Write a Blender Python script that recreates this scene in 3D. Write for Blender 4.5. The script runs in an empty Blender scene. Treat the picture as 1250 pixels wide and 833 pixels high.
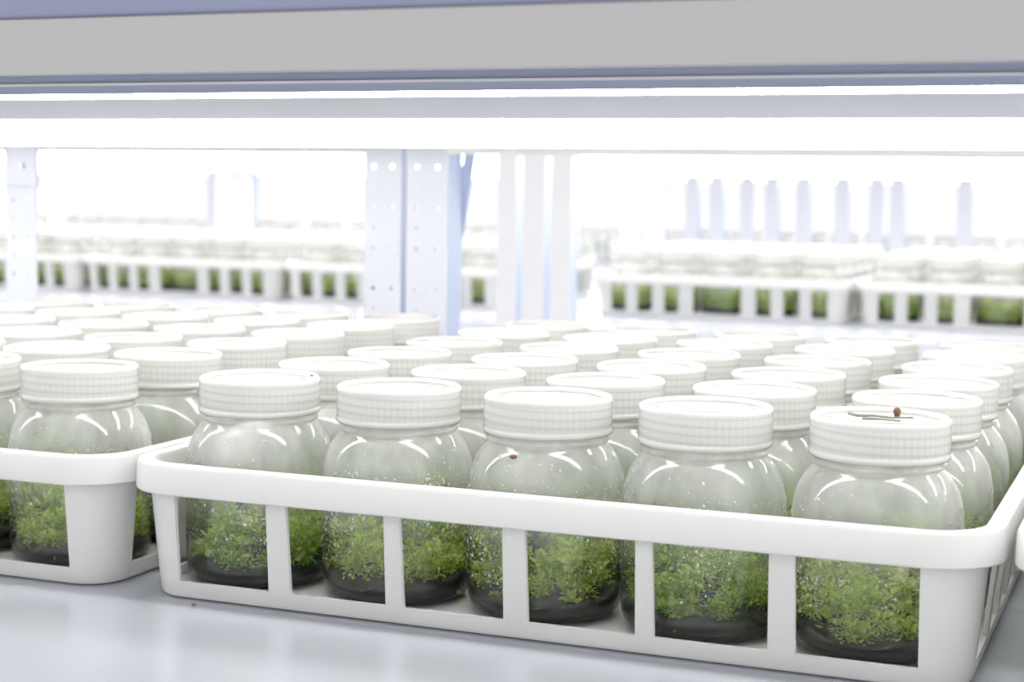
import bpy, bmesh, math, random
from mathutils import Vector, Matrix
random.seed(7)
S = bpy.context.scene
COL = S.collection
PI = math.pi

# ------------------------------------------------------------------ camera
cam_d = bpy.data.cameras.new('camera')
cam = bpy.data.objects.new('camera', cam_d)
COL.objects.link(cam)
S.camera = cam
RT = Vector((0.92689, 0.37507, 0.01404)); FW = Vector((-0.37217, 0.92352, -0.09290))
FW.normalize(); RT = (RT - FW * RT.dot(FW)).normalized(); UP = RT.cross(FW)
cam.matrix_world = Matrix(((RT.x, UP.x, -FW.x, 0.5132), (RT.y, UP.y, -FW.y, -0.8782), (RT.z, UP.z, -FW.z, 0.2481), (0, 0, 0, 1)))
cam_d.sensor_width = 36.0
cam_d.lens = 2033.2 / 1250 * 36
cam_d.clip_start = 0.02
cam_d.dof.use_dof = True
cam_d.dof.focus_distance = 0.93
cam_d.dof.aperture_fstop = 9.5

# ------------------------------------------------------------------ world, exposure
W = bpy.data.worlds.new('room_light'); S.world = W
W.use_nodes = True
bg = W.node_tree.nodes['Background']
bg.inputs[0].default_value = (0.985, 0.985, 0.985, 1)
bg.inputs[1].default_value = 1.15
S.view_settings.view_transform = 'Standard'
S.view_settings.look = 'None'
S.view_settings.gamma = 1
S.view_settings.use_curve_mapping = False
S.view_settings.exposure = 0.30
S.cycles.transparent_max_bounces = 40
S.cycles.max_bounces = 10
S.cycles.diffuse_bounces = 5
S.cycles.glossy_bounces = 4
S.cycles.transmission_bounces = 8
S.cycles.sample_clamp_indirect = 4.0
TUBE = 14.0           # brightness of the LED diffusers

# ------------------------------------------------------------------ materials
def mat(name):
    m = bpy.data.materials.new(name); m.use_nodes = True
    nt = m.node_tree; nt.nodes.clear()
    out = nt.nodes.new('ShaderNodeOutputMaterial')
    def n(t, **kw):
        k = nt.nodes.new('ShaderNode' + t)
        for a, b in kw.items(): setattr(k, a, b)
        return k
    def l(a, b): nt.links.new(a, b)
    return m, n, l, out.inputs[0]

def painted(name, col, rough=0.35, var=0.04, scale=30.0, metal=0.0, bump=0.0, spec=0.5):
    m, n, l, out = mat(name)
    p = n('BsdfPrincipled'); tc = n('TexCoord'); nz = n('TexNoise')
    nz.inputs['Scale'].default_value = scale; nz.inputs['Detail'].default_value = 4
    l(tc.outputs['Object'], nz.inputs['Vector'])
    mx = n('Mix', data_type='RGBA')
    mx.inputs[6].default_value = (*[c * (1 - var) for c in col], 1)
    mx.inputs[7].default_value = (*[min(1, c * (1 + var)) for c in col], 1)
    l(nz.outputs[0], mx.inputs[0]); l(mx.outputs[2], p.inputs['Base Color'])
    p.inputs['Roughness'].default_value = rough; p.inputs['Metallic'].default_value = metal
    p.inputs['Specular IOR Level'].default_value = spec
    if bump:
        b = n('Bump'); b.inputs['Strength'].default_value = bump; b.inputs['Distance'].default_value = 0.001
        l(nz.outputs[0], b.inputs['Height']); l(b.outputs[0], p.inputs['Normal'])
    l(p.outputs[0], out)
    return m

def translucent_plastic(name, col, trans=0.35, rough=0.3, threads=False, clear=0.0):
    m, n, l, out = mat(name)
    d = n('BsdfDiffuse'); t = n('BsdfTranslucent'); g = n('BsdfGlossy')
    g.inputs['Roughness'].default_value = rough
    tc = n('TexCoord'); nz = n('TexNoise'); nz.inputs['Scale'].default_value = 60
    l(tc.outputs['Object'], nz.inputs['Vector'])
    mx = n('Mix', data_type='RGBA')
    mx.inputs[6].default_value = (*[c * 0.975 for c in col], 1); mx.inputs[7].default_value = (*col, 1)
    l(nz.outputs[0], mx.inputs[0])
    colout = mx.outputs[2]
    if threads:   # screw thread of the jar neck showing through the lid wall
        sp = n('SeparateXYZ'); l(tc.outputs['Object'], sp.inputs[0])
        at = n('Math', operation='ARCTAN2'); l(sp.outputs[1], at.inputs[0]); l(sp.outputs[0], at.inputs[1])
        k = n('Math', operation='MULTIPLY_ADD'); l(sp.outputs[2], k.inputs[0]); k.inputs[1].default_value = 2 * PI / 0.0046; l(at.outputs[0], k.inputs[2])
        s = n('Math', operation='SINE'); l(k.outputs[0], s.inputs[0])
        mr = n('MapRange'); mr.inputs[1].default_value = 0.1; mr.inputs[2].default_value = 0.8; l(s.outputs[0], mr.inputs[0])
        # only on the wall, not on the top disc
        z1 = n('Math', operation='LESS_THAN'); l(sp.outputs[2], z1.inputs[0]); z1.inputs[1].default_value = 0.0175
        z2 = n('Math', operation='GREATER_THAN'); l(sp.outputs[2], z2.inputs[0]); z2.inputs[1].default_value = 0.003
        a = n('Math', operation='MULTIPLY'); l(z1.outputs[0], a.inputs[0]); l(z2.outputs[0], a.inputs[1])
        b = n('Math', operation='MULTIPLY'); l(a.outputs[0], b.inputs[0]); l(mr.outputs[0], b.inputs[1])
        m2 = n('Mix', data_type='RGBA'); l(b.outputs[0], m2.inputs[0]); l(colout, m2.inputs[6])
        m2.inputs[7].default_value = (*[c * 0.86 for c in col], 1)
        colout = m2.outputs[2]
    tp = n('BsdfTransparent'); l(colout, d.inputs[0]); l(colout, t.inputs[0])
    a1 = n('MixShader'); a1.inputs[0].default_value = trans; l(d.outputs[0], a1.inputs[1]); l(t.outputs[0], a1.inputs[2])
    a0 = n('MixShader'); a0.inputs[0].default_value = clear; l(a1.outputs[0], a0.inputs[1]); l(tp.outputs[0], a0.inputs[2])
    fr = n('Fresnel'); fr.inputs[0].default_value = 1.5
    a2 = n('MixShader'); l(fr.outputs[0], a2.inputs[0]); l(a0.outputs[0], a2.inputs[1]); l(g.outputs[0], a2.inputs[2])
    l(a2.outputs[0], out)
    return m

def jar_plastic(name, fog=0.25):
    m, n, l, out = mat(name)
    tr = n('BsdfTransparent'); tr.inputs[0].default_value = (0.985, 0.99, 0.982, 1)
    g = n('BsdfGlossy'); g.inputs['Roughness'].default_value = 0.04
    lw = n('LayerWeight'); lw.inputs[0].default_value = 0.35
    fac = n('Math', operation='MULTIPLY_ADD'); l(lw.outputs['Fresnel'], fac.inputs[0]); fac.inputs[1].default_value = 0.75; fac.inputs[2].default_value = 0.03
    clear = n('MixShader'); l(fac.outputs[0], clear.inputs[0]); l(tr.outputs[0], clear.inputs[1]); l(g.outputs[0], clear.inputs[2])
    # condensation: patches of fine fog and runs of water on the inner wall
    tc = n('TexCoord')
    mp = n('Mapping'); mp.inputs['Scale'].default_value = (1, 1, 0.55); l(tc.outputs['Object'], mp.inputs[0])
    nz = n('TexNoise'); nz.inputs['Scale'].default_value = 30; nz.inputs['Detail'].default_value = 5; l(mp.outputs[0], nz.inputs['Vector'])
    mr = n('MapRange'); l(nz.outputs[0], mr.inputs[0]); mr.inputs[1].default_value = 0.32; mr.inputs[2].default_value = 0.70
    mr.inputs[3].default_value = fog * 0.6; mr.inputs[4].default_value = fog * 1.3
    sp = n('SeparateXYZ'); l(tc.outputs['Object'], sp.inputs[0])
    zz = n('MapRange'); l(sp.outputs[2], zz.inputs[0]); zz.inputs[1].default_value = 0.035; zz.inputs[2].default_value = 0.080
    zz.inputs[3].default_value = 0.05; zz.inputs[4].default_value = 1.0
    f2 = n('Math', operation='MULTIPLY'); l(mr.outputs[0], f2.inputs[0]); l(zz.outputs[0], f2.inputs[1])
    d = n('BsdfDiffuse'); d.inputs[0].default_value = (0.97, 0.98, 0.965, 1)
    t = n('BsdfTranslucent'); t.inputs[0].default_value = (0.97, 0.98, 0.965, 1)
    fm = n('MixShader'); fm.inputs[0].default_value = 0.5; l(d.outputs[0], fm.inputs[1]); l(t.outputs[0], fm.inputs[2])
    al = n('MixShader'); l(f2.outputs[0], al.inputs[0]); l(clear.outputs[0], al.inputs[1]); l(fm.outputs[0], al.inputs[2])
    l(al.outputs[0], out)
    return m

def leaf_mat(name, c0, c1, c2):
    m, n, l, out = mat(name)
    gm = n('NewGeometry'); cr = n('ValToRGB')
    e = cr.color_ramp.elements
    e[0].position = 0.0; e[0].color = (*c0, 1); e[1].position = 0.55; e[1].color = (*c1, 1)
    k = e.new(0.9); k.color = (*c2, 1); k = e.new(1.0); k.color = (0.60, 0.56, 0.34, 1)
    l(gm.outputs['Random Per Island'], cr.inputs[0])
    d = n('BsdfDiffuse'); t = n('BsdfTranslucent'); g = n('BsdfGlossy'); g.inputs['Roughness'].default_value = 0.4
    tc = n('TexCoord'); nz = n('TexNoise'); nz.inputs['Scale'].default_value = 90; nz.inputs['Detail'].default_value = 2; l(tc.outputs['Object'], nz.inputs['Vector'])
    ad = n('Math', operation='MULTIPLY_ADD'); l(nz.outputs[0], ad.inputs[0]); ad.inputs[1].default_value = 1.5; ad.inputs[2].default_value = -0.55
    ad2 = n('Math', operation='MULTIPLY_ADD'); l(gm.outputs['Random Per Island'], ad2.inputs[0]); ad2.inputs[1].default_value = 0.75; l(ad.outputs[0], ad2.inputs[2])
    l(ad2.outputs[0], cr.inputs[0])
    l(cr.outputs[0], d.inputs[0]); l(cr.outputs[0], t.inputs[0])
    a = n('MixShader'); a.inputs[0].default_value = 0.45; l(d.outputs[0], a.inputs[1]); l(t.outputs[0], a.inputs[2])
    b = n('MixShader'); b.inputs[0].default_value = 0.06; l(a.outputs[0], b.inputs[1]); l(g.outputs[0], b.inputs[2])
    l(b.outputs[0], out)
    return m

def emit(name, col, s):
    m, n, l, out = mat(name)
    e = n('Emission'); e.inputs[0].default_value = (*col, 1); e.inputs[1].default_value = s
    l(e.outputs[0], out); return m

def water(name):
    m, n, l, out = mat(name)
    g = n('BsdfGlossy'); g.inputs['Roughness'].default_value = 0.03
    tp = n('BsdfTransparent')
    t0 = n('BsdfTranslucent'); t0.inputs[0].default_value = (0.99, 0.99, 0.93, 1)
    d0 = n('BsdfDiffuse'); d0.inputs[0].default_value = (0.99, 0.98, 0.90, 1)
    t = n('MixShader'); t.inputs[0].default_value = 0.65; l(t0.outputs[0], t.inputs[1]); l(d0.outputs[0], t.inputs[2])
    a = n('MixShader'); a.inputs[0].default_value = 0.60; l(tp.outputs[0], a.inputs[1]); l(t.outputs[0], a.inputs[2])
    lw = n('LayerWeight'); lw.inputs[0].default_value = 0.12
    b = n('MixShader'); l(lw.outputs['Fresnel'], b.inputs[0]); l(a.outputs[0], b.inputs[1]); l(g.outputs[0], b.inputs[2])
    l(b.outputs[0], out); return m

M_LID = translucent_plastic('lid_polypropylene', (0.95, 0.935, 0.915), 0.46, 0.16, threads=True, clear=0.08)
M_BASK = translucent_plastic('basket_polyethylene', (0.93, 0.925, 0.91), 0.30, 0.35)
M_JAR = jar_plastic('jar_clear_fogged', 0.40)
M_GEL = painted('charcoal_gel', (0.016, 0.0155, 0.015), 0.3, 0.5, 220, bump=0.6)
M_LEAF = leaf_mat('leaf_green', (0.19, 0.35, 0.03), (0.54, 0.70, 0.10), (0.80, 0.86, 0.32))
M_LEAF_B = leaf_mat('leaf_deep_green', (0.15, 0.31, 0.03), (0.44, 0.63, 0.09), (0.70, 0.80, 0.26))
M_DROP = water('condensation_water')
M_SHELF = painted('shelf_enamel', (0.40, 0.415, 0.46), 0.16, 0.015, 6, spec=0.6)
M_SHELF_LIT = painted('shelf_enamel_lit', (0.68, 0.70, 0.76), 0.2, 0.015, 6)  # lighter copy of the shelf enamel; far shelves' brighter light put into the colour
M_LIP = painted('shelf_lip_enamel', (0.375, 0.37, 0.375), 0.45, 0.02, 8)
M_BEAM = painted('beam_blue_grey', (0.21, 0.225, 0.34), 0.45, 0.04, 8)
M_HOOD = painted('fixture_blue_grey', (0.36, 0.40, 0.52), 0.4, 0.03, 10)
M_HOOD2 = painted('fixture_pale_grey', (0.70, 0.71, 0.76), 0.4, 0.03, 10)
M_POST = painted('upright_white', (0.60, 0.615, 0.68), 0.4, 0.03, 20)
M_WHITE = painted('white_steel', (0.74, 0.74, 0.75), 0.4, 0.02, 20)
M_POSTB = painted('upright_blue', (0.46, 0.53, 0.70), 0.4, 0.03, 20)
M_BOLT = painted('zinc_bolt', (0.45, 0.46, 0.52), 0.35, 0.05, 200, metal=0.6)
M_BROWN = painted('dried_brown', (0.16, 0.07, 0.03), 0.7, 0.4, 300)
M_TWIG = painted('dried_stem', (0.22, 0.21, 0.18), 0.7, 0.3, 300)
M_WALL = painted('wall_white', (0.88, 0.88, 0.88), 0.7, 0.03, 2)
M_FLOOR = painted('floor_grey', (0.70, 0.71, 0.73), 0.4, 0.05, 3)
M_LED = emit('led_diffuser', (1.0, 0.99, 0.975), TUBE)

# ------------------------------------------------------------------ helpers
def tag(o, label=None, cat=None, group=None, kind=None):
    if label: o['label'] = label
    if cat: o['category'] = cat
    if group: o['group'] = group
    if kind: o['kind'] = kind
    return o

def link(name, me, m=None, parent=None, loc=(0, 0, 0), rz=0.0):
    o = bpy.data.objects.new(name, me); COL.objects.link(o)
    if m is not None and me is not None and not me.materials: me.materials.append(m)
    if m is not None and me is not None and me.materials[0] != m:
        o.material_slots[0].link = 'OBJECT'; o.material_slots[0].material = m
    o.location = loc; o.rotation_euler = (0, 0, rz); o.parent = parent
    return o

def empty(name, loc=(0, 0, 0), rz=0.0):
    o = bpy.data.objects.new(name, None); COL.objects.link(o)
    o.location = loc; o.rotation_euler = (0, 0, rz); o.empty_display_size = 0.02
    return o

def mesh_from(name, verts, faces, smooth=False):
    me = bpy.data.meshes.new(name); me.from_pydata(verts, [], faces); me.update()
    if smooth: me.polygons.foreach_set('use_smooth', [True] * len(me.polygons))
    return me

def bm_mesh(name, bm, smooth=False):
    bmesh.ops.recalc_face_normals(bm, faces=bm.faces)
    me = bpy.data.meshes.new(name); bm.to_mesh(me); bm.free()
    if smooth == 'angle':
        me.polygons.foreach_set('use_smooth', [True] * len(me.polygons)); me.set_sharp_from_angle(angle=math.radians(38))
    elif smooth: me.polygons.foreach_set('use_smooth', [True] * len(me.polygons))
    return me

def box_mesh(name, x0, x1, y0, y1, z0, z1, bev=0.0):
    bm = bmesh.new()
    bmesh.ops.create_cube(bm, size=1, matrix=Matrix.Translation(((x0 + x1) / 2, (y0 + y1) / 2, (z0 + z1) / 2)) @ Matrix.Diagonal((x1 - x0, y1 - y0, z1 - z0, 1)))
    if bev: bmesh.ops.bevel(bm, geom=list(bm.edges), offset=bev, segments=2, affect='EDGES', profile=0.6)
    return bm_mesh(name, bm)

def lathe(name, prof, seg=48, rfun=None, smooth=True, close_top=False, close_bot=False):
    v, f = [], []
    for i, (r, z) in enumerate(prof):
        for k in range(seg):
            a = 2 * PI * k / seg
            rr = rfun(r, z, k) if rfun else r
            v.append((rr * math.cos(a), rr * math.sin(a), z))
    for i in range(len(prof) - 1):
        for k in range(seg):
            k2 = (k + 1) % seg
            f.append((i * seg + k, i * seg + k2, (i + 1) * seg + k2, (i + 1) * seg + k))
    if close_bot: f.append(tuple(range(seg))[::-1])
    if close_top: f.append(tuple((len(prof) - 1) * seg + k for k in range(seg)))
    return mesh_from(name, v, f, smooth)

def extrude_x(name, prof, x0, x1, smooth=False):
    # closed (y, z) outline run along X
    n = len(prof)
    v = [(x0, y, z) for y, z in prof] + [(x1, y, z) for y, z in prof]
    f = [(i, (i + 1) % n, n + (i + 1) % n, n + i) for i in range(n)] + [tuple(range(n))[::-1], tuple(range(n, 2 * n))]
    bm = bmesh.new()
    vs = [bm.verts.new(p) for p in v]
    for q in f: bm.faces.new([vs[i] for i in q])
    return bm_mesh(name, bm, smooth)

# ------------------------------------------------------------------ the room
ZF = -0.75
o = link('floor', box_mesh('floor', -7, 6, -3, 8, ZF - 0.05, ZF), M_FLOOR); tag(o, 'pale grey floor under the racks', kind='structure')
o = link('wall_back', box_mesh('wall_back', -7, 6, 7.2, 7.3, ZF, 2.2), M_WALL); tag(o, 'white wall far behind the racks', kind='structure')

# ------------------------------------------------------------------ racks
def perforated(name, w, z0, z1, cell, holes, th=0.002):
    """Upright plate w wide in the XZ plane, centred on x=0, with real round holes. holes: set of (col,row) in a 2-column grid."""
    bm = bmesh.new()
    rows = int(round((z1 - z0) / cell)); cw = w / 2
    def quad(pts): bm.faces.new([bm.verts.new(p) for p in pts])
    for r in range(rows):
        za, zb = z0 + r * cell, z0 + (r + 1) * cell
        for c in range(2):
            xa, xb = -w / 2 + c * cw, -w / 2 + (c + 1) * cw
            h = holes(c, r)
            if not h:
                for y in (0, th): quad([(xa, y, za), (xb, y, za), (xb, y, zb), (xa, y, zb)])
            else:
                cx, cz = (xa + xb) / 2, (za + zb) / 2
                sq = [(xb, cz), (xb, zb), (cx, zb), (xa, zb), (xa, cz), (xa, za), (cx, za), (xb, za)]
                ci = [(cx + h * math.cos(k * PI / 4), cz + h * math.sin(k * PI / 4)) for k in range(8)]
                for k in range(8):
                    j = (k + 1) % 8
                    for y in (0, th): quad([(*ci[k][:1], y, ci[k][1]), (sq[k][0], y, sq[k][1]), (sq[j][0], y, sq[j][1]), (ci[j][0], y, ci[j][1])])
                    quad([(ci[k][0], 0, ci[k][1]), (ci[j][0], 0, ci[j][1]), (ci[j][0], th, ci[j][1]), (ci[k][0], th, ci[k][1])])
    for x in (-w / 2, w / 2): quad([(x, 0, z0), (x, th, z0), (x, th, z1), (x, 0, z1)])
    bmesh.ops.remove_doubles(bm, verts=bm.verts, dist=1e-5)
    return bm_mesh(name, bm)

PLATES = {}
def plate(w, plain=False):
    if plain:
        if (w, 1) not in PLATES: PLATES[(w, 1)] = box_mesh('upright_plate_plain', -w / 2, w / 2, 0, 0.002, ZF, 1.05)
        return PLATES[(w, 1)]
    if w not in PLATES:
        PLATES[w] = perforated('upright_plate', w, ZF, 1.05, 0.010, lambda c, r: (0.0021 if (r % 4 == 1) else (0.0016 if (r % 4 == 3 and c == 0) else 0)))
    return PLATES[w]

FLANGES = {}
def upright(parent, xa, xb, y, side=1, depth=0.035, plain=False, m=None):
    w = round(xb - xa, 3)
    p = link('upright', plate(w, plain), m or M_POST, parent, ((xa + xb) / 2, y, 0))
    key = (depth,)
    if key not in FLANGES: FLANGES[key] = box_mesh('upright_flange', -0.0011, 0.0011, 0.002, depth, ZF, 1.05)
    link('flange', FLANGES[key], M_POSTB, p, (side * (w / 2 - 0.0011), 0, 0))
    return p

def shelf_panel(parent, x0, x1, y0, y1, ztop, lip=0.024, rear=True):
    # folded sheet shelf: flat top, front lip turned down and back under
    prof = [(y0, ztop), (y1, ztop), (y1, ztop - lip), (y1 - 0.018, ztop - lip), (y1 - 0.018, ztop - lip + 0.0015), (y1 - 0.0015, ztop - lip + 0.0015),
            (y1 - 0.0015, ztop - 0.0015), (y0 + 0.0015, ztop - 0.0015), (y0 + 0.0015, ztop - lip + 0.0015), (y0 + 0.006, ztop - lip + 0.0015), (y0 + 0.006, ztop - lip), (y0, ztop - lip)]
    if not rear: prof = [prof[0], prof[1], (y1, ztop - 0.0015)] + prof[7:]
    return extrude_x('shelf_panel', prof, x0, x1)

def fixture(x0, x1, y, zb, label, hood_m, skirt=0.0, rad=0.011, hh=0.026, group=None, caps=True):
    """LED batten under a shelf: housing with a ridge, glowing diffuser below it, end caps."""
    t = empty('light_fixture', ((x0 + x1) / 2, y, zb)); hw = 0.020
    L = (x1 - x0) / 2
    prof = [(-hw, skirt), (-hw, hh * 0.55), (-hw - 0.002, hh * 0.58), (-hw - 0.002, hh * 0.66), (-hw, hh * 0.70), (-hw + 0.004, hh), (hw - 0.004, hh), (hw, hh * 0.7),
            (hw, skirt), (hw - 0.002, skirt), (hw - 0.002, 0.009), (-hw + 0.002, 0.009), (-hw + 0.002, skirt)]
    link('housing', extrude_x('fixture_housing', prof, -L, L), hood_m, t)
    pr = [(hw * 0.86 * math.cos(PI + k * PI / 10), 0.007 + rad * math.sin(PI + k * PI / 10)) for k in range(11)]
    link('diffuser', extrude_x('fixture_diffuser', pr, -L + 0.004, L - 0.004), M_LED, t)
    for s in (-1, 1): link('end_cap', box_mesh('fixture_cap', s * L - 0.003, s * L + 0.003, -hw - 0.001, hw + 0.001, -0.004, hh), M_HOOD2, t)
    return tag(t, label, 'light', group)

# --- rack with the baskets in focus
rk = empty('shelving_rack', (0, 0, ZF))
rk_off = (0, 0, -ZF)
def onrack(o, root): o.parent = root; o.location = (o.location.x, o.location.y, o.location.z - root.location.z); return o
onrack(link('lower_shelf', shelf_panel(None, -1.45, 1.75, -0.30, 0.594, 0.0, 0.03), M_SHELF), rk)
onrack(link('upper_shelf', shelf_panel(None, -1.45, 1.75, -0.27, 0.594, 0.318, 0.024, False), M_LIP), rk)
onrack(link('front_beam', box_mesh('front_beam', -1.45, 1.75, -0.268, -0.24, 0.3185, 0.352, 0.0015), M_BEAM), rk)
onrack(link('rear_beam', box_mesh('rear_beam', -0.150, 1.75, 0.5945, 0.602, 0.277, 0.284), M_WHITE), rk)
onrack(link('rear_beam', box_mesh('rear_beam', -0.68, -0.241, 0.5945, 0.602, 0.2815, 0.2838), M_WHITE), rk)
for (xa, xb, s) in ((-0.680, -0.640, -1), (-0.243, -0.203, 1), (-0.197, -0.153, 1)):
    onrack(upright(None, xa, xb, 0.602, s), rk)
for x in (-1.45, 1.71):
    for y in (-0.30, 0.602): onrack(upright(None, x, x + 0.04, y, 1 if x < 0 else -1), rk)
onrack(link('bracket', box_mesh('bracket', -0.676, -0.634, 0.5955, 0.6015, 0.240, 0.2815, 0.001), M_POST), rk)
def bolt_mesh():
    return lathe('bolt', [(0.0, 0.003), (0.0035, 0.003), (0.0042, 0.0015), (0.0042, 0.0)], 6, smooth=False)
BOLT = bolt_mesh()
b = link('bolt', BOLT, M_BOLT, None, (-0.652, 0.5955, 0.262)); b.rotation_euler = (PI / 2, 0, 0); onrack(b, rk)
br = link('diagonal_brace', box_mesh('diagonal_brace', -0.006, 0.006, 0, 0.002, -0.17, 0.17), M_POSTB, None, (-0.158, 0.640, 0.205))
br.rotation_euler = (0, math.radians(9), 0); onrack(br, rk)
tag(rk, 'white perforated steel rack whose glossy shelf carries the near baskets', 'rack')

fx = fixture(-1.35, 1.65, -0.060, 0.2957, 'LED batten nearest the front lip of the near rack', M_HOOD, skirt=0.0012, rad=0.0078, hh=0.0198)
link('highlight_strip', box_mesh('highlight_strip', -1.49, 1.49, -0.0222, -0.0200, 0.0056, 0.0070), M_WHITE, fx)  # pale strip added to paint the thin edge highlight across the housing front
fixture(-1.35, 1.65, 0.120, 0.2895, 'second LED batten from the front lip, over the near jars', M_HOOD2, skirt=0.0005, rad=0.0185, hh=0.026)
fixture(-1.35, 1.65, 0.360, 0.2895, 'rear LED batten of the near rack, above the back rows of jars', M_HOOD2, rad=0.0180, hh=0.026)

# --- second rack across the aisle
r2 = empty('shelving_rack', (0, 2.0, ZF))
def on2(o, root):
    o.parent = root; o.location = o.location - root.location; return o
on2(link('lower_shelf', shelf_panel(None, -3.6, 1.2, 1.90, 2.895, 0.0, 0.03), M_SHELF_LIT), r2)
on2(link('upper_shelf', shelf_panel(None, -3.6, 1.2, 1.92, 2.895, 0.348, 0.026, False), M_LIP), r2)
for xa, xb, y, s in ((-0.634, -0.594, 1.885, 1), (-0.584, -0.540, 1.885, 1), (-0.530, -0.490, 1.885, 1), (-0.730, -0.690, 2.900, -1), (-0.672, -0.632, 2.900, 1),
                     (-2.385, -2.340, 2.900, -1), (-1.85, -1.80, 2.900, 1), (-1.79, -1.745, 2.900, 1)):
    on2(upright(None, xa, xb, y, s, plain=True, m=M_WHITE if y < 2 else M_POST), r2)
for xx, yy, an in ((-1.60, 2.92, -12), (-1.48, 2.925, 6)):
    br = link('diagonal_brace', box_mesh('diagonal_brace', -0.012, 0.012, 0, 0.002, -0.2, 0.2), M_POSTB, None, (xx, yy, 0.15)); br.rotation_euler = (0, math.radians(an), 0); on2(br, r2)
tag(r2, 'blurred white steel rack across the aisle behind the near jars', 'rack')
for i, (y, nm) in enumerate(((2.12, 'front'), (2.40, 'middle'), (2.60, 'rear'))):
    fixture(-3.5, 1.1, y, 0.305, nm + ' LED batten of the rack across the aisle', M_HOOD2, rad=0.036, hh=0.040)

# --- third rack, far back
r3 = empty('shelving_rack', (0, 4.2, ZF))
on2(link('lower_shelf', shelf_panel(None, -5.5, 1.6, 4.05, 5.0, 0.0, 0.03), M_SHELF_LIT), r3)
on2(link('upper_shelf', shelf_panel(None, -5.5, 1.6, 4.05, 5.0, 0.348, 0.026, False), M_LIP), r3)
for xa, s in ((-2.60, -1), (-0.905, 1), (-0.83, 1), (-0.735, -1), (-0.66, 1), (-0.565, 1), (-0.45, 1), (-0.35, -1), (-0.29, 1), (-0.10, 1)):
    on2(upright(None, xa, xa + 0.045, 4.03, s, plain=True), r3)
tag(r3, 'farthest pale rack, a faint row of posts below the lights', 'rack')
for y, nm in ((4.25, 'front'), (4.65, 'rear')):
    fixture(-5.4, 1.5, y, 0.305, nm + ' LED batten of the farthest rack', M_HOOD2, rad=0.036, hh=0.040)

# ------------------------------------------------------------------ baskets
BW, BD = 0.246, 0.2870      # half width and half depth of the wall (outside) at the top
TAPER = 0.006               # drawn in at the bottom
ZR0, ZR1, ZS = 0.0645, 0.0825, 0.0105
CR = 0.030                  # corner radius

def rrect(hw, hd, r, seg=8):
    pts = []
    for cx, cy, a0 in ((hw - r, hd - r, 0), (-hw + r, hd - r, PI / 2), (-hw + r, -hd + r, PI), (hw - r, -hd + r, 1.5 * PI)):
        for k in range(seg + 1):
            a = a0 + k * (PI / 2) / seg
            pts.append((cx + r * math.cos(a), cy + r * math.sin(a)))
    return pts

def inset(z): return TAPER * (1 - z / ZR0) if z < ZR0 else 0.0

def ring_sweep(name, prof, smooth=True, bottom=None):
    """prof: list of (offset outward from the wall at the top, z); swept round the basket outline; closed section."""
    v, f = [], []; n = None
    for off, z in prof:
        pts = rrect(BW + off, BD + off, max(0.006, CR + off)); n = len(pts)
        v += [(x, y, z) for x, y in pts]
    m = len(prof)
    for i in range(m):
        j = (i + 1) % m
        for k in range(n):
            q = (k + 1) % n
            f.append((i * n + k, i * n + q, j * n + q, j * n + k))
    bm = bmesh.new(); vs = [bm.verts.new(p) for p in v]
    for q in f: bm.faces.new([vs[i] for i in q])
    return bm_mesh(name, bm, 'angle')

TH = 0.0026
RIM = ring_sweep('basket_rim', [(-TH, ZR0 - 0.001), (-TH, ZR1 - 0.002), (-TH + 0.001, ZR1 - 0.0004), (0.001, ZR1), (0.0055, ZR1), (0.0074, ZR1 - 0.0006), (0.0083, ZR1 - 0.0024),
                              (0.0087, ZR0 + 0.0008), (0.0080, ZR0), (0.0066, ZR0), (0.0062, ZR1 - 0.0035), (0.0, ZR1 - 0.0035), (0.0, ZR0 - 0.001)])
def tray_mesh():
    i0, i1 = -inset(0), -inset(ZS)
    prof = [(i0 - 0.004, 0.0), (i0 - 0.001, 0.0008), (i0, 0.0025), (i1, ZS), (i1 - TH, ZS), (i0 - TH - 0.001, 0.0045), (i0 - 0.008, 0.0042)]
    v, f = [], []
    for off, z in prof:
        pts = rrect(BW + off, BD + off, CR + off); n = len(pts); v += [(x, y, z) for x, y in pts]
    for i in range(len(prof) - 1):
        for k in range(n):
            q = (k + 1) % n; f.append((i * n + k, i * n + q, (i + 1) * n + q, (i + 1) * n + k))
    f.append(tuple(range(n))[::-1]); f.append(tuple((len(prof) - 1) * n + k for k in range(n)))
    bm = bmesh.new(); vs = [bm.verts.new(p) for p in v]
    for q in f: bm.faces.new([vs[i] for i in q])
    return bm_mesh('basket_tray', bm, 'angle')
TRAY = tray_mesh()
CORNERS = {}
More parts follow.
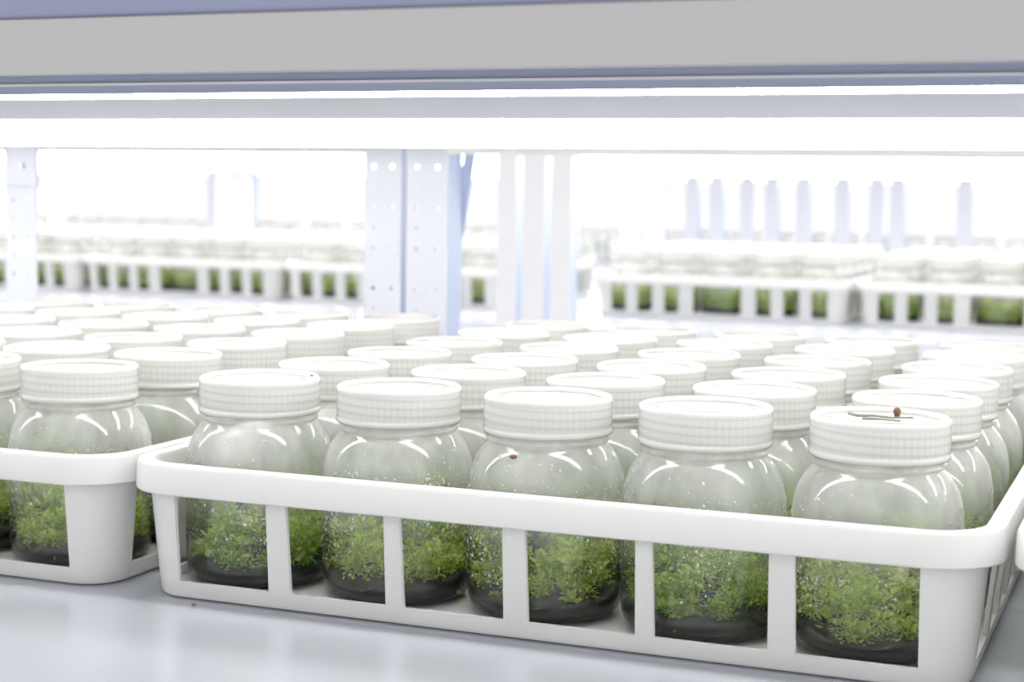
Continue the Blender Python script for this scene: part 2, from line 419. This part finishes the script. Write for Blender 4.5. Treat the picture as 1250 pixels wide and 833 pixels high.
def corner_mesh(ex_w, ex_d):
    """rounded corner wall at +x,-y; ex_w / ex_d: flat lengths beyond the arc along front and side."""
    key = (ex_w, ex_d)
    if key in CORNERS: return CORNERS[key]
    v, f = [], []
    zs = [ZS - 0.0005, (ZS + ZR0) / 2, ZR0 + 0.001]
    rows = []
    for z in zs:
        for t in (0, TH):
            o_ = -inset(z) - t; hw, hd, r = BW + o_, BD + o_, CR + o_
            row = [(BW - CR - ex_w, -hd, z)]
            for k in range(9):
                a = 1.5 * PI + k * (PI / 2) / 8
                row.append((BW - CR + r * math.cos(a), -BD + CR + r * math.sin(a), z))
            row.append((hw, -BD + CR + ex_d, z))
            rows.append(row)
    n = len(rows[0])
    for row in rows: v += row
    ix = lambda lev, t, k: (lev * 2 + t) * n + k
    for lev in range(2):
        for k in range(n - 1):
            for t in (0, 1): f.append((ix(lev, t, k), ix(lev, t, k + 1), ix(lev + 1, t, k + 1), ix(lev + 1, t, k)))
        for k in (0, n - 1): f.append((ix(lev, 0, k), ix(lev, 1, k), ix(lev + 1, 1, k), ix(lev + 1, 0, k)))
    for lev in (0, 2):
        for k in range(n - 1): f.append((ix(lev, 0, k), ix(lev, 0, k + 1), ix(lev, 1, k + 1), ix(lev, 1, k)))
    bm = bmesh.new(); vs = [bm.verts.new(p) for p in v]
    for q in f: bm.faces.new([vs[i] for i in q])
    CORNERS[key] = bm_mesh('basket_corner', bm, 'angle')
    return CORNERS[key]
POSTS = {}
def post_mesh(w):
    """slat of the front wall, x centred on 0, y relative to the wall's outside at the top (0), leaning in downwards."""
    w = round(w, 4)
    if w not in POSTS:
        bm = bmesh.new()
        za, zb = ZS - 0.0005, ZR0 + 0.001
        v = []
        for z in (za, zb):
            y = inset(z); ww = w / 2 + (0.0006 if z == za else 0)
            v += [(-ww, y + 0.0004, z), (-ww + 0.0006, y, z), (ww - 0.0006, y, z), (ww, y + 0.0004, z), (ww, y + TH, z), (-ww, y + TH, z)]
        vs = [bm.verts.new(p) for p in v]
        for k in range(6): bm.faces.new([vs[k], vs[(k + 1) % 6], vs[6 + (k + 1) % 6], vs[6 + k]])
        bm.faces.new(vs[:6][::-1]); bm.faces.new(vs[6:])
        POSTS[w] = bm_mesh('basket_slat', bm)
    return POSTS[w]

NEAR_F = [(-.1545, -.1411), (-.0789, -.0687), (-.007, .0064), (.0686, .078), (.1401, .1536)]
FAR_F = [(.158, .180), (.104, .127), (.047, .075)]
FAR_F = [(-b_, -a_) for a_, b_ in FAR_F] + FAR_F
SIDE = [(-.2035 + i * 0.0512, -.2035 + i * 0.0512 + 0.011) for i in range(9)]
def basket(cx, cy, rz, label, group, front, exw, fine=True):
    t = empty('plastic_basket', (cx, cy, 0.0004), rz)
    link('tray', TRAY, M_BASK, t); link('rim', RIM, M_BASK, t)
    for (sx, sy) in ((1, 1), (-1, 1), (1, -1), (-1, -1)):
        c = link('corner', corner_mesh(exw, 0.004), M_BASK, t)
        c.scale = (sx, sy, 1)
    for a, b_ in front:
        for s in (1, -1):
            c = link('slat', post_mesh(b_ - a), M_BASK, t, ((a + b_) / 2, -s * BD, 0)); c.scale = (1, s, 1)
    for a, b_ in SIDE:
        for s in (1, -1):
            c = link('slat', post_mesh(0.011), M_BASK, t, (s * BW, (a + b_) / 2, 0)); c.rotation_euler = (0, 0, s * PI / 2)
    return tag(t, label, 'basket', group)

BC = (0.1836, 0.2330)
basket(BC[0], BC[1], 0, 'white slotted plastic basket in front, standing whole in the middle', 'near baskets', NEAR_F, 0.0)
basket(BC[0] - 0.5105, BC[1], 0, 'white slotted plastic basket cut by the left edge of the picture', 'near baskets', NEAR_F, 0.0)
basket(BC[0] + 0.5130, BC[1] - 0.004, 0, 'white basket of which only a rim corner shows at right edge', 'near baskets', NEAR_F, 0.0)
FARB = [(-0.304, 'basket just right of the blurred middle posts'), (0.2085, 'rightmost basket across the aisle'),
        (-0.990, 'basket partly behind the perforated post pair'), (-1.498, 'basket in the left gap across the aisle'),
        (-2.006, 'basket behind the left post')]
for x, lb in FARB:
    basket(x, 2.17 + BD + 0.009, 0, 'blurred white ' + lb + ' on the far rack', 'far baskets', FAR_F, 0.006)

# ------------------------------------------------------------------ culture jars
JB = 0.0062      # jar base height on the basket tray
PROF = [(0.0, 0.0022), (0.030, 0.0016), (0.036, 0.0), (0.0405, 0.0012), (0.0430, 0.004), (0.0443, 0.008), (0.0449, 0.014), (0.0450, 0.024), (0.0450, 0.045), (0.0450, 0.066), (0.0447, 0.073),
        (0.0437, 0.0795), (0.0418, 0.0855), (0.0388, 0.0910), (0.0358, 0.0947), (0.0338, 0.0966), (0.0333, 0.0975), (0.0348, 0.0981), (0.0352, 0.0988), (0.0350, 0.1004), (0.0336, 0.1010),
        (0.0328, 0.1020), (0.0326, 0.1060), (0.0326, 0.1215), (0.0312, 0.1222)]
BODY = lathe('jar_body', PROF, 56)
BODY_LOW = lathe('jar_body_simple', [PROF[i] for i in (1, 2, 4, 6, 9, 11, 13, 15, 18, 20, 22)], 20)
def knurl(r, z, k):
    return r + (0.00024 if k % 4 == 1 else (0.00018 if k % 2 == 0 else 0.0)) if 0.0035 < z < 0.0172 else r
LIDZ = 0.1025
LPROF = [(0.0352, 0.0002), (0.0366, 0.0), (0.0371, 0.0010), (0.0371, 0.0028), (0.0365, 0.0034), (0.0365, 0.0040), (0.0365, 0.0104), (0.0365, 0.0166), (0.0366, 0.0176), (0.0368, 0.0184), (0.0367, 0.0196),
         (0.0362, 0.0208), (0.0352, 0.0214), (0.0342, 0.0215), (0.0330, 0.0211), (0.0322, 0.0200), (0.0318, 0.0186), (0.0308, 0.0180), (0.0272, 0.0180), (0.0264, 0.0186), (0.0250, 0.0186), (0.0242, 0.0180), (0.0, 0.0178)]
LID = lathe('jar_lid', LPROF, 240, knurl)
LID_LOW = lathe('jar_lid_simple', [LPROF[i] for i in (1, 3, 8, 10, 12, 13, 15, 17, 22)], 24)
SEALP = lathe('neck_bead', [(0.0333, 0.0), (0.0347, 0.0008), (0.0347, 0.0022), (0.0333, 0.003)], 48)

def rz_at(z):
    for (ra, za), (rb, zb) in zip(PROF[3:], PROF[4:]):
        if za <= z <= zb: return ra + (rb - ra) * (z - za) / (zb - za)
    return 0.045

def gel_mesh(seed):
    rnd = random.Random(seed); seg = 40; ph = [rnd.uniform(0, 6.28) for _ in range(4)]
    prof = [(0.0, 0.003), (0.034, 0.0026), (0.0395, 0.004), (0.0425, 0.008), (0.0434, 0.0095), (0.0436, 0.0115), (0.0405, 0.0130), (0.030, 0.0125), (0.015, 0.013), (0.0, 0.0125)]
    v, f = [], []
    for i, (r, z) in enumerate(prof):
        for k in range(seg):
            a = 2 * PI * k / seg
            dz = (0.0022 * math.sin(2 * a + ph[0]) + 0.0013 * math.sin(5 * a + ph[1]) + 0.0008 * math.sin(9 * a + ph[2])) if i >= 5 else 0
            v.append((r * math.cos(a), r * math.sin(a), z + dz * (1 if i < 7 else 0.5) + (rnd.uniform(-.0006, .0006) if i >= 5 else 0)))
    for i in range(len(prof) - 1):
        for k in range(seg):
            k2 = (k + 1) % seg; f.append((i * seg + k, i * seg + k2, (i + 1) * seg + k2, (i + 1) * seg + k))
    return mesh_from('growth_medium', v, f, True)

def plant_mesh(seed, n=150, hmax=0.066, leaf=1.0):
    """tangle of shoots with many small leaves standing on the medium"""
    rnd = random.Random(seed); v, f = [], []
    def leaf_at(p, d, ln, wd, up):
        d = d.normalized(); s = d.cross(up)
        if s.length < 1e-4: s = d.cross(Vector((1, 0, 0)))
        s.normalize(); nn = s.cross(d)
        b0 = len(v)
        pts = [p, p + d * ln * .35 + s * wd * .45 + nn * ln * .06, p + d * ln * .72 + s * wd * .42 + nn * ln * .05, p + d * ln - nn * ln * .1,
               p + d * ln * .72 - s * wd * .42 + nn * ln * .05, p + d * ln * .35 - s * wd * .45 + nn * ln * .06]
        for q in pts:
            r = math.hypot(q.x, q.y); rm = min(0.0436, rz_at(max(q.z, 0.009)) - 0.0012)
            if r > rm: q = Vector((q.x * rm / r, q.y * rm / r, q.z))
            v.append(tuple(q))
        f.append((b0, b0 + 1, b0 + 2, b0 + 3)); f.append((b0, b0 + 3, b0 + 4, b0 + 5))
    ph = [rnd.uniform(0, 6.28) for _ in range(3)]
    for i in range(n):          # each shoot: a thin stem carrying a fluffy head of small rounded leaves
        a = rnd.uniform(0, 2 * PI); r = 0.0395 * math.sqrt(rnd.uniform(0.10, 1))
        h = hmax * (0.66 + 0.20 * math.sin(2 * a + ph[0]) + 0.12 * math.sin(3 * a + ph[1]))
        z0 = 0.0105
        zc = z0 + 0.003 + (h - z0 - 0.008) * rnd.random() ** 1.25
        if i % 5 == 0: r = rnd.uniform(0.034, 0.0395); zc = rnd.uniform(0.0095, 0.020)
        cr = rnd.uniform(0.0045, 0.0085) * (0.75 + 0.35 * leaf)
        base = Vector((r * .85 * math.cos(a), r * .85 * math.sin(a), max(z0, zc - 0.010))); c = Vector((r * math.cos(a), r * math.sin(a), zc))
        b0 = len(v); e = 0.0004
        for q in (base, c):
            for w in ((e, 0), (-e * .5, e), (-e * .5, -e)): v.append((q.x + w[0], q.y + w[1], q.z))
        for k in range(3): f.append((b0 + k, b0 + (k + 1) % 3, b0 + 3 + (k + 1) % 3, b0 + 3 + k))
        broad = rnd.random() < 0.10
        for j in range(int((16 if broad else 60) / leaf)):
            d = Vector((rnd.gauss(0, 1), rnd.gauss(0, 1), rnd.gauss(0.35, 1))).normalized()
            p = c + d * cr * rnd.uniform(0.25, 0.8)
            ln = (rnd.uniform(0.0045, 0.0075) if broad else rnd.uniform(0.0016, 0.0036)) * leaf
            dd = d + Vector((rnd.uniform(-.6, .6), rnd.uniform(-.6, .6), rnd.uniform(-.2, .7)))
            leaf_at(p, dd, ln, ln * (rnd.uniform(.7, 1.0) if broad else rnd.uniform(.45, .8)), Vector((0, 0, 1)))
    return mesh_from('plantlets', v, f, False)

def drop_mesh(seed, n=1200):
    rnd = random.Random(seed)
    bm0 = bmesh.new(); bmesh.ops.create_icosphere(bm0, subdivisions=1, radius=1.0)
    bv = [tuple(q.co) for q in bm0.verts]; bf = [tuple(q.index for q in fc.verts) for fc in bm0.faces]; bm0.free()
    v, f = [], []
    cl = [(rnd.uniform(0, 6.28), rnd.uniform(0.035, 0.068)) for _ in range(10)]
    for i in range(n):
        if rnd.random() < 0.8:
            c = rnd.choice(cl); a = c[0] + rnd.gauss(0, .28); z = c[1] + rnd.gauss(0, .011)
        else: a = rnd.uniform(0, 6.28); z = rnd.uniform(0.028, 0.09)
        z = min(max(z, 0.022), 0.092)
        s = rnd.choice((.00025, .0003, .0003, .0004, .0004, .0005, .0006, .0009)) * rnd.uniform(.8, 1.15)
        r = rz_at(z) + s * 0.05; b0 = len(v)
        ca, sa = math.cos(a), math.sin(a)
        for x, y, q in bv:
            xr, yt, zt = x * s * 0.6, y * s, q * s * 1.1
            v.append((ca * (r + xr) - sa * yt, sa * (r + xr) + ca * yt, z + zt))
        f += [tuple(b0 + k for k in fc) for fc in bf]
    return mesh_from('droplets', v, f, True)

GELS = [gel_mesh(s) for s in (1, 2, 3)]
PLANTS = [plant_mesh(10 + s, 125, (0.072, 0.082, 0.070, 0.078)[s % 4], 1.0) for s in range(5)]
PLANT_LOW = [plant_mesh(40 + s, 90, 0.072, 1.6) for s in range(2)]
DROPS = [drop_mesh(70 + s) for s in range(4)]

def jar(x, y, rz, label, group, detail, seed, lean=0.0, z=JB):
    rnd = random.Random(seed)
    t = empty('culture_jar', (x, y, z), rz)
    low = detail == 0
    body = link('jar_body', BODY_LOW if low else BODY, M_JAR, t)
    lid = link('lid', LID_LOW if low else LID, M_LID, t, (0, 0, LIDZ))
    lid.rotation_euler = (lean, 0, rnd.uniform(0, 6.28))
    if detail:
        link('growth_medium', rnd.choice(GELS), M_GEL, t)
        p = link('plantlets', rnd.choice(PLANT_LOW if detail == 1 else PLANTS), (M_LEAF, M_LEAF, M_LEAF_B)[seed % 3], t, (0, 0, 0), rnd.uniform(0, 6.28))
        tag(p, kind='stuff')
    if detail >= 3:
        d = link('droplets', rnd.choice(DROPS), M_DROP, t, (0, 0, 0), rnd.uniform(0, 6.28)); tag(d, kind='stuff')
    return tag(t, label, 'jar', group)

MEAS = {(0,0): -.0093, (1,0): .0867, (2,0): .1808, (3,0): .2736, (4,0): .3686, (0,1): -.0056, (1,1): .091, (2,1): .1838, (3,1): .2774, (4,1): .3729,
        (0,2): -.0017, (1,2): .0938, (2,2): .1852, (3,2): .2783, (4,2): .3734, (0,3): .0005, (1,3): .0934, (2,3): .1853, (3,3): .2783, (4,3): .3734,
        (0,4): .003, (1,4): .0947, (2,4): .1874, (3,4): .280, (4,4): .3747, (0,5): .0072, (1,5): .1014, (2,5): .1938, (3,5): .2846, (4,5): .3757,
        (-1,0): -.1405, (-1,1): -.1350, (-1,2): -.1320, (-1,3): -.1320, (-1,4): -.131, (-1,5): -.1300, (-2,0): -.2370, (-2,1): -.2281, (-2,2): -.2246}
YOFF = {(0,0): .003, (1,0): -.001, (2,0): .0, (3,0): .003, (4,0): .0}
ORD = ['first', 'second', 'third', 'fourth', 'fifth', 'sixth']
FRONT = ['front-row jar at left end of the middle basket, lumpy dark gel at its foot',
         'front-row jar second from left in the middle basket, fine beads of water',
         'centre jar of the middle basket front row, brown fleck under its lid',
         'front-row jar fourth from left in the middle basket, dense green shoots',
         'nearest jar at the right corner of the middle basket, twig on its lid']
pos = {}
for (c, r), x in MEAS.items(): pos[(c, r)] = [x, r * 0.0915 + YOFF.get((c, r), 0)]
rj = random.Random(3)
for c in range(-5, 0):
    for r in range(6):
        if (c, r) not in pos:
            if c < -2 and r < 2 and c <= -4: continue
            pos[(c, r)] = [-0.135 + (c + 1) * 0.0935 + r * 0.0008 + rj.uniform(-.001, .001), r * 0.0915 + rj.uniform(-.001, .001)]
pos = {k: p for k, p in pos.items()}
lim = {0: (BC[0] - BW + TAPER + TH + 0.0455, BC[0] + BW - TAPER - TH - 0.0455)}
lim[1] = (lim[0][0] - 0.5105, lim[0][1] - 0.5105)
for it in range(300):      # jars stand side by side without cutting into one another
    ks = list(pos)
    for i, a in enumerate(ks):
        for b_ in ks[i + 1:]:
            if abs(a[0] - b_[0]) > 1 or abs(a[1] - b_[1]) > 1: continue
            dx, dy = pos[b_][0] - pos[a][0], pos[b_][1] - pos[a][1]; d = math.hypot(dx, dy)
            if 0 < d < 0.0909:
                k = (0.0909 - d) / d * 0.5
                pos[a][0] -= dx * k; pos[a][1] -= dy * k; pos[b_][0] += dx * k; pos[b_][1] += dy * k
    for k, p in pos.items():
        lo, hi = lim[0 if k[0] >= 0 else 1]
        p[0] = min(max(p[0], lo), hi); p[1] = min(max(p[1], BC[1] - BD + 0.010 + TH + 0.0455), BC[1] + BD - 0.013 - 0.0455)
JARS = {}
for (c, r), (x, y) in sorted(pos.items()):
    sd = (c + 7) * 17 + r * 5
    if c >= 0:
        lb = FRONT[c] if r == 0 else 'jar in the %s row of the middle basket, %s from its left side' % (ORD[r], ORD[c])
        gp = 'culture jars in the middle basket'
    else:
        lb = 'jar in the %s row of the left basket, %s from its right side' % (ORD[r], ORD[-c - 1])
        gp = 'culture jars in the left basket'
    JARS[(c, r)] = jar(x, y, rj.uniform(0, 6.28), lb, gp, 3 if r == 0 else (2 if r < 3 else 1), sd, rj.uniform(-.012, .012))

for c in range(2):
    for r in range(6):
        jar(BC[0] + 0.5130 - 0.187 + c * 0.0925, r * 0.0915 - 0.002, rj.uniform(0, 6.28), 'jar in the %s row of the right edge basket, %s from its left side' % (ORD[r], ORD[c]), 'culture jars in the right edge basket', 2 if r < 3 else 1, 300 + c * 17 + r * 5)

# jars on the rack across the aisle, and on the farthest rack
for bx, lb in FARB:
    nm = lb
    for r in range(6):
        for c in range(5):
            jar(bx + (c - 2) * 0.0935 + rj.uniform(-.001, .001), 2.17 + 0.0595 + 0.009 + r * 0.0912, 0,
                '%s row, %s jar from left, in %s' % (ORD[r], ORD[c], nm), 'jars in the ' + lb, 1 if r == 0 else 0, int(abs(bx) * 100) + c * 7 + r)
for c in range(36):
    for r in range(2):
        jar(-3.55 + c * 0.103, 4.22 + r * 0.095, 0, 'tiny pale jar lid in the blurred row on the farthest rack', 'jars on the farthest rack', 0, c * 3 + r, z=0.0006)

# ------------------------------------------------------------------ small bits
def curve_tube(name, pts, rad, m, parent=None):
    bm = bmesh.new(); rings = []
    for i, p in enumerate(pts):
        p = Vector(p); d = (Vector(pts[min(i + 1, len(pts) - 1)]) - Vector(pts[max(i - 1, 0)])).normalized()
        s = d.cross(Vector((0, 0, 1)));  s = s.normalized() if s.length > 1e-4 else Vector((1, 0, 0)); u = s.cross(d)
        rr = rad * (1 - 0.6 * i / len(pts))
        rings.append([bm.verts.new(p + s * rr * math.cos(k * PI / 3) + u * rr * math.sin(k * PI / 3)) for k in range(6)])
    for a, b_ in zip(rings, rings[1:]):
        for k in range(6): bm.faces.new([a[k], a[(k + 1) % 6], b_[(k + 1) % 6], b_[k]])
    bm.faces.new(rings[0]); bm.faces.new(rings[-1])
    return link(name, bm_mesh(name, bm, True), m, parent)

j5 = JARS[(4, 0)].location
tw = empty('dried_twig', (j5.x, j5.y, JB + LIDZ + 0.0197))
curve_tube('stem', [(-.018, .008, .0006), (-.012, .001, .0006), (-.004, .004, .0007), (.006, .001, .0006), (.016, .006, .0006)], 0.0010, M_TWIG, tw)
curve_tube('stem', [(-.008, -.009, .0006), (.002, -.007, .0006), (.012, -.009, .0006)], 0.0008, M_TWIG, tw)
sd = lathe('seed_head', [(0.0, 0.0), (0.0012, 0.0004), (0.0016, 0.0018), (0.0021, 0.0034), (0.0020, 0.0046), (0.0012, 0.0056), (0.0, 0.0059)], 12)
link('seed_head', sd, M_BROWN, tw, (0.008, 0.004, 0.0))
tag(tw, 'thin dried twig with a dark seed head lying on nearest lid', 'twig')

def crumb(loc, s, label, name='plant_crumb', m=M_BROWN, seed=0):
    rnd = random.Random(seed); bm = bmesh.new(); bmesh.ops.create_icosphere(bm, subdivisions=2, radius=1.0)
    for q in bm.verts: q.co = Vector((q.co.x * s * rnd.uniform(.8, 1.3), q.co.y * s * .7 * rnd.uniform(.8, 1.2), (q.co.z * .5 + .5) * s * rnd.uniform(.8, 1.2)))
    zmin = min(q.co.z for q in bm.verts)
    for q in bm.verts: q.co.z -= zmin
    o = link(name, bm_mesh(name, bm, True), m, None, loc); return tag(o, label, 'crumb')
crumb((-0.0165, -0.058, 0.0), 0.0016, 'small tan plant crumb on shelf under the middle basket', m=M_TWIG, seed=2)
j = JARS[(0, 0)].location
crumb((j.x + 0.0285, j.y + 0.0135, JB + LIDZ + 0.0212), 0.0011, 'dark speck on the lid rim of the left front jar', seed=4)
# brown fleck on the glass of the centre jar (a part of that jar)
j = JARS[(2, 0)]
o = crumb((0, 0, 0), 0.0022, None, 'leaf_fragment', M_BROWN, 6)
for k in ('label', 'category'):
    if k in o: del o[k]
o.parent = j
a = math.radians(-99) - j.rotation_euler.z
o.location = (0.0378 * math.cos(a), 0.0378 * math.sin(a), 0.0915)
